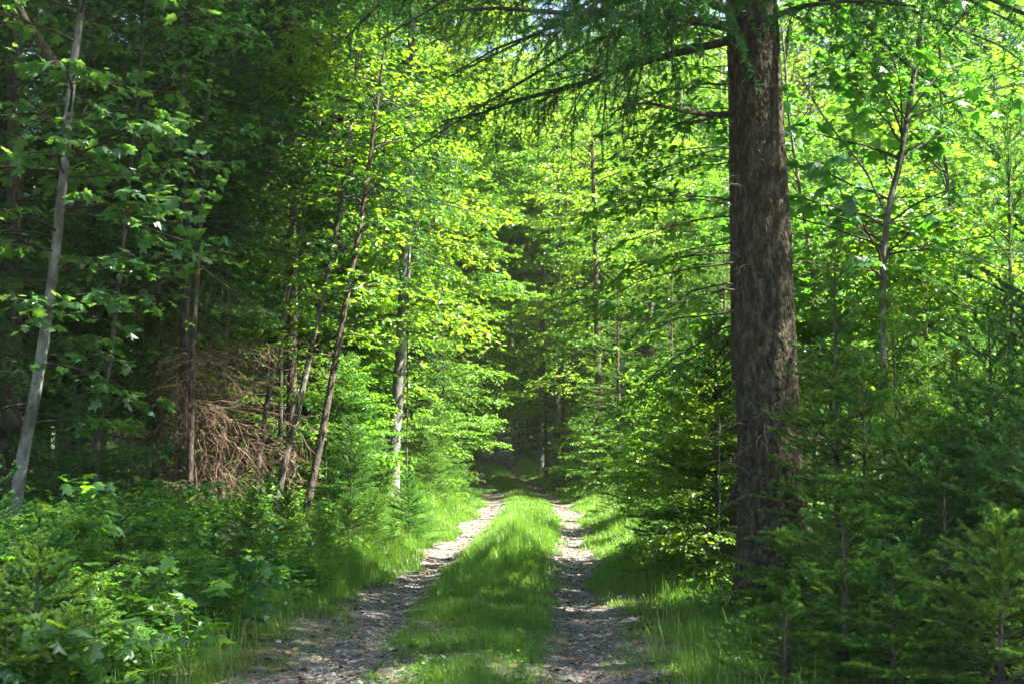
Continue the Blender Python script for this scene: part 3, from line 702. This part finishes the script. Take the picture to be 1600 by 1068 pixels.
young(70, 1420, 640, 9.6, 1.1, 'bushy spruce behind the single pale leader', gap=.16, dens=780, ln=.02, wd=0.0050, grp=gr)
young(71, 1545, 480, 9.9, 1.2, 'broad spruce stacked between the pale leader and the frame edge', gap=.18, dens=728, ln=.02, wd=0.0052, grp=gr)
young(72, 1395, 880, 7.6, .62, 'low spruce in front of the one with bright tips', grp=gr)
young(73, 1610, 640, 8.0, 1.1, 'dark spruce cut by the frame edge above the shaded corner', lm='spruce', gap=.14, dens=700, grp=gr)
young(74, 1270, 600, 11.4, .75, 'spruce pressed against the right side of the big trunk', gap=.16, dens=780, ln=.02, wd=0.0050, grp=gr)
young(75, 1345, 560, 10.6, .85, 'upright green spruce next to the stem of the bent maple', gap=.16, dens=780, ln=.02, wd=0.0050, grp=gr)
rng = np.random.default_rng(47); X = at(1172, HOR, 13.6)[0]
thing('young_beech', broadleaf(47, stem(rng, 6.4, 14, .01, .01), .035, .012, .38, 46, lambda u: 1.75 - .5 * u, el=(.3, -.1), leaf=.09, dens=13, lm='beech', bark='bark_dark', sdens=4, tdens=5, droop=-.6, az=(4.0, 5.7), S=8),
      (X, 13.6, float(gz(X, 13.6)) - .03), 0, 1, 'young beech behind the big spruce, dark leafy sprays hanging out to its left')
gr = 'young spruces on the left verge'
young(61, 60, 870, 7.9, .8, 'low spreading spruce with pale tips in the bottom corner', grp=gr, gap=.11)
young(62, -30, 720, 9.5, .9, 'young spruce at the frame edge below the grey maple', lm='spruce', grp=gr)
young(63, 330, 835, 13.5, .7, 'small dark spruce among herbs below the dry branches', lm='spruce', grp=gr, dens=585, ln=.02, wd=0.0050)
young(64, 190, 790, 12.5, .7, 'dim young spruce below the dark trunks', lm='spruce', grp=gr, dens=585, ln=.02, wd=0.0050)
young(65, 150, 600, 16.5, 1.3, 'dim spruce with drooping sprays right of the grey maple', lm='spruce', gap=.22, dens=390, ln=.024, wd=0.0063, grp=gr)
for q_, (k, px, Y, H, lab) in enumerate([('spruce_small', 550, 19, 1.7, 'bushy sunlit spruce at the foot of the dark leaning sapling'), ('spruce_small', 590, 22, 1.2, 'sunlit young spruce before the grey spotted trunk'),
        ('spruce_small_b', 545, 16.5, .75, 'low yellow green spruce beside the bright verge grass'), ('spruce_small_b', 450, 16, .8, 'low spruce before the leaning saplings'),
        ('spruce_small', 672, 27, 1.5, 'young spruce where the verge narrows below the grey trunk'), ('spruce_mid_b', 690, 34, 5.0, 'spruce between the grey spotted trunk and the track'),
        ('spruce_small', 395, 14.5, .8, 'shaded low spruce below the pale sapling feet'), ('spruce_small_b', 640, 20, 1.0, 'tiny bright spruce nearest the rut on the sunny verge'), ('spruce_small', 535, 24, 2.6, 'tallest of the bright spruces before the grey spotted trunk'), ('spruce_small', 545, 22.5, 2.4, 'bright spruce just right of the dark leaning sapling'), ('spruce_small_b', 585, 18, .8, 'round low spruce in the sunny verge grass'), ('spruce_small', 500, 15.2, .8, 'low spruce where the verge passes from shade into sun'), ('spruce_small', 685, 31, 2.2, 'spruce beside the far narrow verge, half shaded')]):
    place(k, px, Y, H, 'young_spruce', lab, gr)
gr = 'young spruces on the right verge'
for k, px, Y, H, lab in [('spruce_small', 1010, 24, 2.0, 'young spruce on the sunny right verge'), ('spruce_small_b', 965, 27, 1.3, 'low bright spruce at the verge beside the rut'), ('spruce_small', 1075, 20, 2.2, 'young spruce on the verge left of the big trunk'),
        ('spruce_mid_b', 968, 36, 6.6, 'pale green spruce standing free, pointed top against the bright leaves'), ('spruce_mid_b', 1050, 33, 5.5, 'broad light spruce between the pointed spruce and the big trunk'), ('spruce_small', 1120, 15, 2.6, 'dark little spruce right at the left side of the big trunk'),
        ('spruce_mid', 880, 46, 6.0, 'dark spruce beside the shaded bend of the track'), ('spruce_mid_b', 1130, 24, 5.5, 'green spruce half hidden by the big trunk')]:
    place(k, px, Y, H, 'young_spruce', lab, gr)

# --- maple seedlings among the herbs
def seedling(seed, px, py, Y, H, lab, leaf=.12):
    rng = np.random.default_rng(seed); p = at(px, py, Y); z = float(gz(p[0], Y))
    thing('maple_seedling', broadleaf(seed, stem(rng, H, 8, .1, .03), .005, .002, .25, 12, lambda u: .34, el=(.5, .2), leaf=leaf, dens=13, tmpl=MAPLE, lm='maple', bark='twig', sdens=6, third=False, droop=-.2, flat=.3, S=5), (p[0], Y, z - .02), 0, 1, lab, 'seedling', 'maple seedlings on the left verge')
for q_ in [(1, 115, 830, 10.8, .85, 'tallest maple seedling, catching light in front of the grey trunk'), (2, 60, 900, 9.2, .6, 'maple seedling under the grey trunk close to the frame edge'), (3, 215, 880, 9.8, .6, 'maple seedling between the low spruce and the herbs'), (4, 300, 960, 8.6, .45, 'maple seedling above the grass left of the rut'),
           (5, 165, 1000, 7.9, .4, 'low maple seedling beside the pale tipped spruce'), (6, 375, 915, 10.5, .5, 'maple seedling leaning to the left rut'), (7, 20, 1010, 7.6, .45, 'maple seedling in the very corner of the herbs'), (8, 420, 850, 13, .6, 'maple seedling below the saplings at the edge of the sun')]:
    seedling(*q_)
# --- flowering weeds on the right verge
fm = plainmat('pale_yellow_flower', (.45, .42, .08), (.6, .55, .16), .8)
for q_, (px, Y, H, lab) in enumerate([(1008, 21.5, 1.25, 'tall weed with pale yellow flower tips, leftmost of the verge weeds'), (1022, 22.5, 1.35, 'tallest pale yellow flowering weed on the right verge'), (1040, 20.5, 1.05, 'flowering weed nearest the big spruce, shorter than its neighbours'), (985, 23.5, .95, 'small yellow flowering weed beside the bright verge spruce')]):
    rng = np.random.default_rng(200 + q_); X = at(px, HOR, Y)[0]; st = stem(rng, H, 8, .08, .03)
    pt = broadleaf(200 + q_, st, .006, .002, .15, 16, lambda u: .22 * (1.1 - u), el=(.8, .4), leaf=.08, dens=30, lm='herb', bark='twig', sdens=6, third=False, S=4)
    fg = Geo(); n = 46; p_ = on_stem(st, rng.uniform(.72, 1., n)) + rng.normal(0, .022, (n, 3))
    fg.add(*stamp(p_, nrm(rng.normal(0, 1, (n, 3))), rng.normal(0, 1, (n, 3)), rng.uniform(.018, .03, n), *OVAL), rng.random(n * 2)); pt.append(('flower', fg.mesh('flower', fm)))
    thing('flowering_weed', pt, (X, Y, float(gz(X, Y)) - .02), 0, 1, lab, 'plant', 'flowering weeds on the right verge')
# --- trunks seen through the gap
def bare(seed, pts, Y, r0, bark, H, t0, nb, a, lab, kind='beech'):
    P, b = world_poly(pts, Y, 24)
    P[:, 2] *= 1.
    thing('tall_tree', broadleaf(seed, P, r0, r0 * .4, t0, nb, lambda u: a, el=(.4, 0), leaf=.10, dens=20, bark=bark, sdens=3.6, tdens=4.5, S=16), b, 0, 1, lab, 'tree')
bare(71, [(614, 712), (622, 620), (628, 520), (634, 400), (642, 150), (645, -60), (650, -300)], 26, .125, 'bark_beech', 14, .26, 64, 2.0, 'grey spotted beech trunk behind the sunny left bushes')
rng = np.random.default_rng(48); X = at(636, HOR, 25.3)[0]
thing('young_beech', broadleaf(48, stem(rng, 8.2, 14, .01, .01), .016, .008, .44, 80, lambda u: 1.5 - .4 * u, el=(.4, 0), leaf=.09, dens=20, lm='beech', bark='bark_dark', sdens=4.5, tdens=5, droop=-.5, S=8),
      (X, 25.3, float(gz(X, 25.3)) - .03), 0, 1, 'young beech whose tiered leaves hide the upper part of the grey spotted trunk')
bare(72, [(803, 712), (802, 640), (800, 600), (799, 450), (798, 300)], 76, .17, 'bark_beech', 14, .4, 40, 3., 'straight pale grey trunk at the far bend of the track')
bare(73, [(748, 690), (748, 640), (747, 560), (746, 400), (745, 250)], 84, .21, 'bark_pine', 14, .35, 40, 3., 'sunlit reddish trunk at the far end of the track')
bare(74, [(936, 722), (935, 650), (934, 560), (930, 400), (925, 200)], 40, .115, 'bark_dark', 14, .3, 44, 2.6, 'brown trunk in the dark stand left of the pointed spruce')
bare(75, [(853, 716), (852, 650), (850, 560), (848, 400)], 52, .07, 'bark_dark', 14, .3, 40, 2., 'thin dark trunk at the right side of the far track')

# --- rows of trees behind (px, depth, height)
ROWS = []
def rows(kind, name, lab, group, lst, cat='tree'):
    for px, Y, H in lst: ROWS.append((place(kind, px, Y, H, name, lab, group, cat), lab, px, Y))
g1 = 'dark spruces in the left wood'
rows('spruce_tall', 'spruce_tree', 'tall dark spruce', g1,
     [(-60, 20, 20), (60, 24, 22), (150, 21, 19), (225, 27, 22), (340, 27, 21), (-140, 27, 23), (100, 33, 23), (300, 35, 23), (420, 36, 22), (0, 40, 24), (200, 42, 24)])
rows('spruce_tall_b', 'spruce_tree', 'tall dark spruce', g1,
     [(20, 18.5, 17), (395, 26, 18), (480, 30, 19), (-90, 33, 21), (130, 48, 23), (360, 46, 23), (460, 52, 24), (-260, 22, 20), (-200, 17, 20), (-330, 30, 22)])
g2 = 'leafy trees of the left wood'
rows('beech_b', 'beech_tree', 'leafy young beech', g2,
     [(505, 28, 10.5), (440, 27, 10.5), (665, 36, 10), (380, 27.5, 11), (280, 25, 10), (570, 37, 12), (190, 22, 9)])
rows('beech_a', 'beech_tree', 'leafy young beech', g2, [(500, 38, 16), (580, 46, 17), (640, 54, 17), (660, 44, 14), (420, 30, 15)])
g3 = 'sunlit beeches beside the far track'
rows('beech_a', 'beech_tree', 'tall tiered beech', g3,
     [(690, 50, 15), (990, 50, 10), (1015, 47, 13), (1010, 52, 16), (690, 66, 18), (1015, 66, 14), (1060, 62, 18), (1130, 50, 16)])
rows('beech_c', 'beech_tree', 'tall tiered beech', g3, [(722, 56, 16), (866, 72, 17), (872, 45, 14), (716, 47, 14.5), (846, 57, 17), (838, 86, 18), (778, 118, 19), (700, 64, 17)])
rows('beech_c', 'beech_tree', 'tall tiered beech', g3,
     [(700, 80, 23), (930, 96, 24), (660, 104, 26), (900, 84, 22), (1070, 76, 18), (640, 72, 22), (1060, 86, 24), (700, 110, 28), (880, 104, 30), (716, 90, 32), (712, 70, 30), (990, 92, 30), (872, 84, 25), (770, 135, 34), (875, 112, 30), (840, 138, 34), (940, 112, 27), (560, 66, 22)])
g4 = 'bright trees in the right wood'
rows('open_beech', 'beech_tree', 'bright open leafy tree', g4,
     [(1270, 25, 5), (1370, 20, 4.5), (1330, 31, 9), (1550, 33, 11), (1430, 34, 12), (1200, 38, 11), (1125, 40, 9)])
rows('open_beech', 'beech_tree', 'bright open leafy tree', g4,
     [(1240, 42, 15), (1350, 46, 16), (1480, 44, 16), (1600, 42, 15), (1720, 38, 14), (1150, 66, 19), (1300, 64, 19), (1450, 62, 19), (1600, 60, 19), (1750, 54, 18), (1250, 58, 22), (1400, 56, 22), (1540, 54, 22), (1320, 80, 26), (1180, 82, 26), (1460, 78, 26), (1660, 74, 25), (1240, 68, 30), (1380, 72, 32), (1500, 66, 31), (1600, 70, 32), (1700, 62, 29), (960, 84, 32), (1035, 80, 32), (890, 94, 35), (1100, 84, 32), (815, 108, 38), (740, 112, 38)])
g5 = 'spruces far in the wood'
rows('spruce_tall_b', 'spruce_tree', 'distant dark spruce', g5,
     [(825, 88, 12), (850, 80, 10), (800, 100, 14), (775, 112, 14), (735, 118, 16),  (700, 92, 20), (770, 130, 26), (850, 136, 27), (720, 140, 27), (920, 130, 27), (640, 120, 26), (1000, 120, 26), (1100, 110, 25), (1220, 100, 24), (1350, 95, 24), (1480, 92, 24), (1620, 90, 24), (540, 100, 25), (440, 84, 24), (330, 72, 24), (230, 66, 24), (120, 64, 24), (10, 62, 24), (-100, 58, 24), (1760, 84, 24)])
rows('bush', 'leafy_bush', 'leafy verge bush', 'bushes along the right verge', [(1090, 17, 2.4), (1060, 23, 2.6), (900, 44, 2.6), (930, 36, 2.2), (1120, 13.6, 2.0), (1000, 40, 3.)], 'bush')
rows('bush', 'leafy_bush', 'tall leafy bush', 'bushes under the right maples', [(1330, 15, 3.5), (1450, 14, 3.6), (1560, 15.5, 3.8)], 'bush')
rows('bush', 'leafy_bush', 'large leafy bush', 'bushes at the far bend', [(825, 92, 5), (850, 84, 5), (880, 100, 6), (735, 96, 5), (715, 84, 5), (770, 128, 7), (735, 126, 7), (795, 134, 8), (820, 126, 7), (700, 100, 6)], 'bush')
rows('bush', 'leafy_bush', 'leafy verge bush', 'bushes along the left verge', [(560, 28, 2.8), (672, 31, 2.2), (690, 44, 2.8), (510, 22, 2.6), (715, 58, 2.4)], 'bush')
rows('bush_b', 'leafy_shrub', 'low leafy shrub', 'low shrubs on the left verge', [(90, 10.5, .75), (230, 10, .65), (330, 11, .55), (150, 9, .6), (420, 13.5, .6), (270, 12.5, .7), (480, 15.5, .7)], 'shrub')

# each tree of a row is told apart by the landmark it stands by and how far back it is
MARKS = [(20, 'the grey leaning maple'), (216, 'the slim shaded spruce trunk'), (300, 'the dry brown branches'), (440, 'the leaning saplings'), (620, 'the grey spotted trunk'), (760, 'the far bend of the track'), (860, 'the thin dark far trunk'), (968, 'the pointed pale spruce'), (1080, 'the broad light spruce'),
         (1195, 'the big spruce'), (1390, 'the bent maple stem'), (1560, 'the slender bright leader')]
FRONT = {'low leafy shrub': ('in the herbs before', 60)}
byk = {}
for o, lab, px, Y in ROWS:
    mx, mk = min(MARKS, key=lambda m: abs(m[0] - px))
    if px < -40: w_ = 'beyond the left edge of the view'
    elif px > 1640: w_ = 'beyond the right edge of the view'
    else:
        dx = px - mx
        side_ = 'left of ' if dx < -28 else 'right of ' if dx > 28 else 'in line with '
        w_ = (FRONT[lab][0] + ' ' if lab in FRONT else 'standing ' + side_) + mk
    byk.setdefault(lab + ' ' + w_, []).append((Y, o))
ORD = ['nearest', 'second', 'third', 'fourth', 'fifth', 'sixth', 'seventh', 'eighth', 'ninth', 'tenth', 'eleventh', 'twelfth']
for k_, v_ in byk.items():
    v_.sort(key=lambda q: q[0])
    for n_, (Y, o) in enumerate(v_):
        o['label'] = k_ if len(v_) == 1 else k_ + ', ' + (ORD[n_] + ' of them' if n_ == 0 else ORD[n_] + ' one back')
# trees added, mostly out of view, to shade the foreground and the left wood
for k, X, Y, H, lab in [('spruce_tall_b', 7.2, 4.4, 17, 'tall shade spruce added at the edge of the view beyond the dark young ones'), ('shade_spruce_high', 8.0, 7.5, 25, 'high crowned shade spruce added in the open wood, its crown far above the maples'),
        ('spruce_tall', 9.4, 4.9, 22, 'tall shade spruce added behind the one at the edge of the view'), ('spruce_tall', 11.5, 8.2, 23, 'tall shade spruce added at the back of the group beside the view'), ('shade_spruce_high', 5.0, 4.2, 24, 'high crowned shade spruce added beside the nearest part of the track'),
        ('beech_high', 3.62, 21.3, 28, 'added high crowned shade beech whose stem stands behind the big spruce'), ('beech_high', 4.45, 26.2, 29, 'second added high crowned shade beech in line behind the big spruce'), ('beech_high', 5.42, 32, 29, 'farthest added high crowned shade beech in line behind the big spruce'),
        ('beech_high', 2.74, 16.3, 27, 'nearest added high crowned shade beech, its stem hidden behind the big spruce'), ('shade_spruce_high', -8, 12, 24, 'high crowned shade spruce added left of the grey maple'), ('shade_spruce_high', -9, 17, 25, 'high crowned shade spruce added deep behind the grey maple'), ('shade_spruce_high', -8, 22.5, 25, 'high crowned shade spruce added deep behind the dry spruces'), ('shade_spruce_high', -10, 28, 25, 'high crowned shade spruce added far in the left wood'), ('shade_spruce_high', -12.5, 14, 25, 'outermost added high crowned shade spruce of the left wood'), ('shade_spruce_high', 2.44, 14.4, 26, 'high crowned shade spruce added directly behind the big spruce'), ('beech_high', -6.4, 14.2, 24, 'high crowned shade beech added above the grey maple'), ('beech_high', -6.2, 20.5, 22, 'high crowned shade beech added above the dry spruces'), ('beech_high', -6.6, 26.5, 23, 'high crowned shade beech added deep above the left wood'), ('shade_spruce_high', -5.2, 9.0, 22, 'high crowned shade spruce added beside the nearest left herbs')]:
    thing('beech_tree' if 'beech' in k else 'spruce_tree', T[k], (X, Y, float(gz(X, Y)) - .03), R_.uniform(0, 6.28), H / T_H[k], lab, 'tree', 'added shade trees around the near track')  # added shade trees, under the same object names as the real ones
# --- light, sky, camera
SUN_EL, SUN_AZ = math.radians(56), math.radians(106)          # azimuth clockwise from the view direction
sd = bpy.data.lights.new('sun', 'SUN'); sd.energy = 5; sd.angle = math.radians(.53); sd.color = (1, .95, .84)
so = bpy.data.objects.new('sun', sd); col.objects.link(so)
sv = Vector((math.sin(SUN_AZ) * math.cos(SUN_EL), math.cos(SUN_AZ) * math.cos(SUN_EL), math.sin(SUN_EL)))
so.rotation_euler = sv.to_track_quat('Z', 'Y').to_euler(); so.location = (40, 20, 60)
w = bpy.data.worlds.new('World'); scn.world = w; w.use_nodes = True
nt = w.node_tree; bg = nt.nodes['Background']
sk = nt.nodes.new('ShaderNodeTexSky'); sk.sky_type = 'NISHITA'; sk.sun_disc = False
sk.sun_elevation = SUN_EL; sk.sun_rotation = SUN_AZ; nt.links.new(sk.outputs[0], bg.inputs[0]); bg.inputs[1].default_value = .05

cd = bpy.data.cameras.new('camera'); cam = bpy.data.objects.new('camera', cd); col.objects.link(cam)
cd.sensor_width = 36; cd.lens = F / 1600 * 36; cd.clip_end = 2000; cd.clip_start = .1
cam.location = (0, 0, CAMH); cam.rotation_euler = (math.pi / 2 + PITCH, 0, 0)
cd.dof.use_dof = True; cd.dof.focus_distance = 15; cd.dof.aperture_fstop = 4.5
scn.camera = cam
scn.view_settings.view_transform = 'Standard'; scn.view_settings.look = 'None'; scn.view_settings.exposure = 3.15; scn.view_settings.gamma = 1
c = scn.cycles
c.max_bounces = 9; c.diffuse_bounces = 7; c.glossy_bounces = 2; c.transmission_bounces = 4; c.transparent_max_bounces = 4
c.use_adaptive_sampling = True; c.adaptive_threshold = .02
try:
    c.use_denoising = True; c.denoiser = 'OPENIMAGEDENOISE'
except Exception: pass

# --- the air of the wood: a thin even haze that far things fade into
me = bpy.data.meshes.new('haze')
hx, y0_, y1_, z0_, z1_ = 345., -50., 640., -12., 52.
me.from_pydata([(x, y, z) for x in (-hx, hx) for y in (y0_, y1_) for z in (z0_, z1_)], [], [(0, 1, 3, 2), (4, 6, 7, 5), (0, 4, 5, 1), (2, 3, 7, 6), (0, 2, 6, 4), (1, 5, 7, 3)])
hm = bpy.data.materials.new('haze_air'); hm.use_nodes = True; hn = hm.node_tree; hn.nodes.clear()
ho = hn.nodes.new('ShaderNodeOutputMaterial'); pv = hn.nodes.new('ShaderNodeVolumePrincipled')
pv.inputs['Color'].default_value = (.95, .97, .78, 1); pv.inputs['Density'].default_value = .0006; pv.inputs['Anisotropy'].default_value = .55
hn.links.new(pv.outputs[0], ho.inputs['Volume']); me.materials.append(hm)
tag(link('haze', me), kind='stuff')
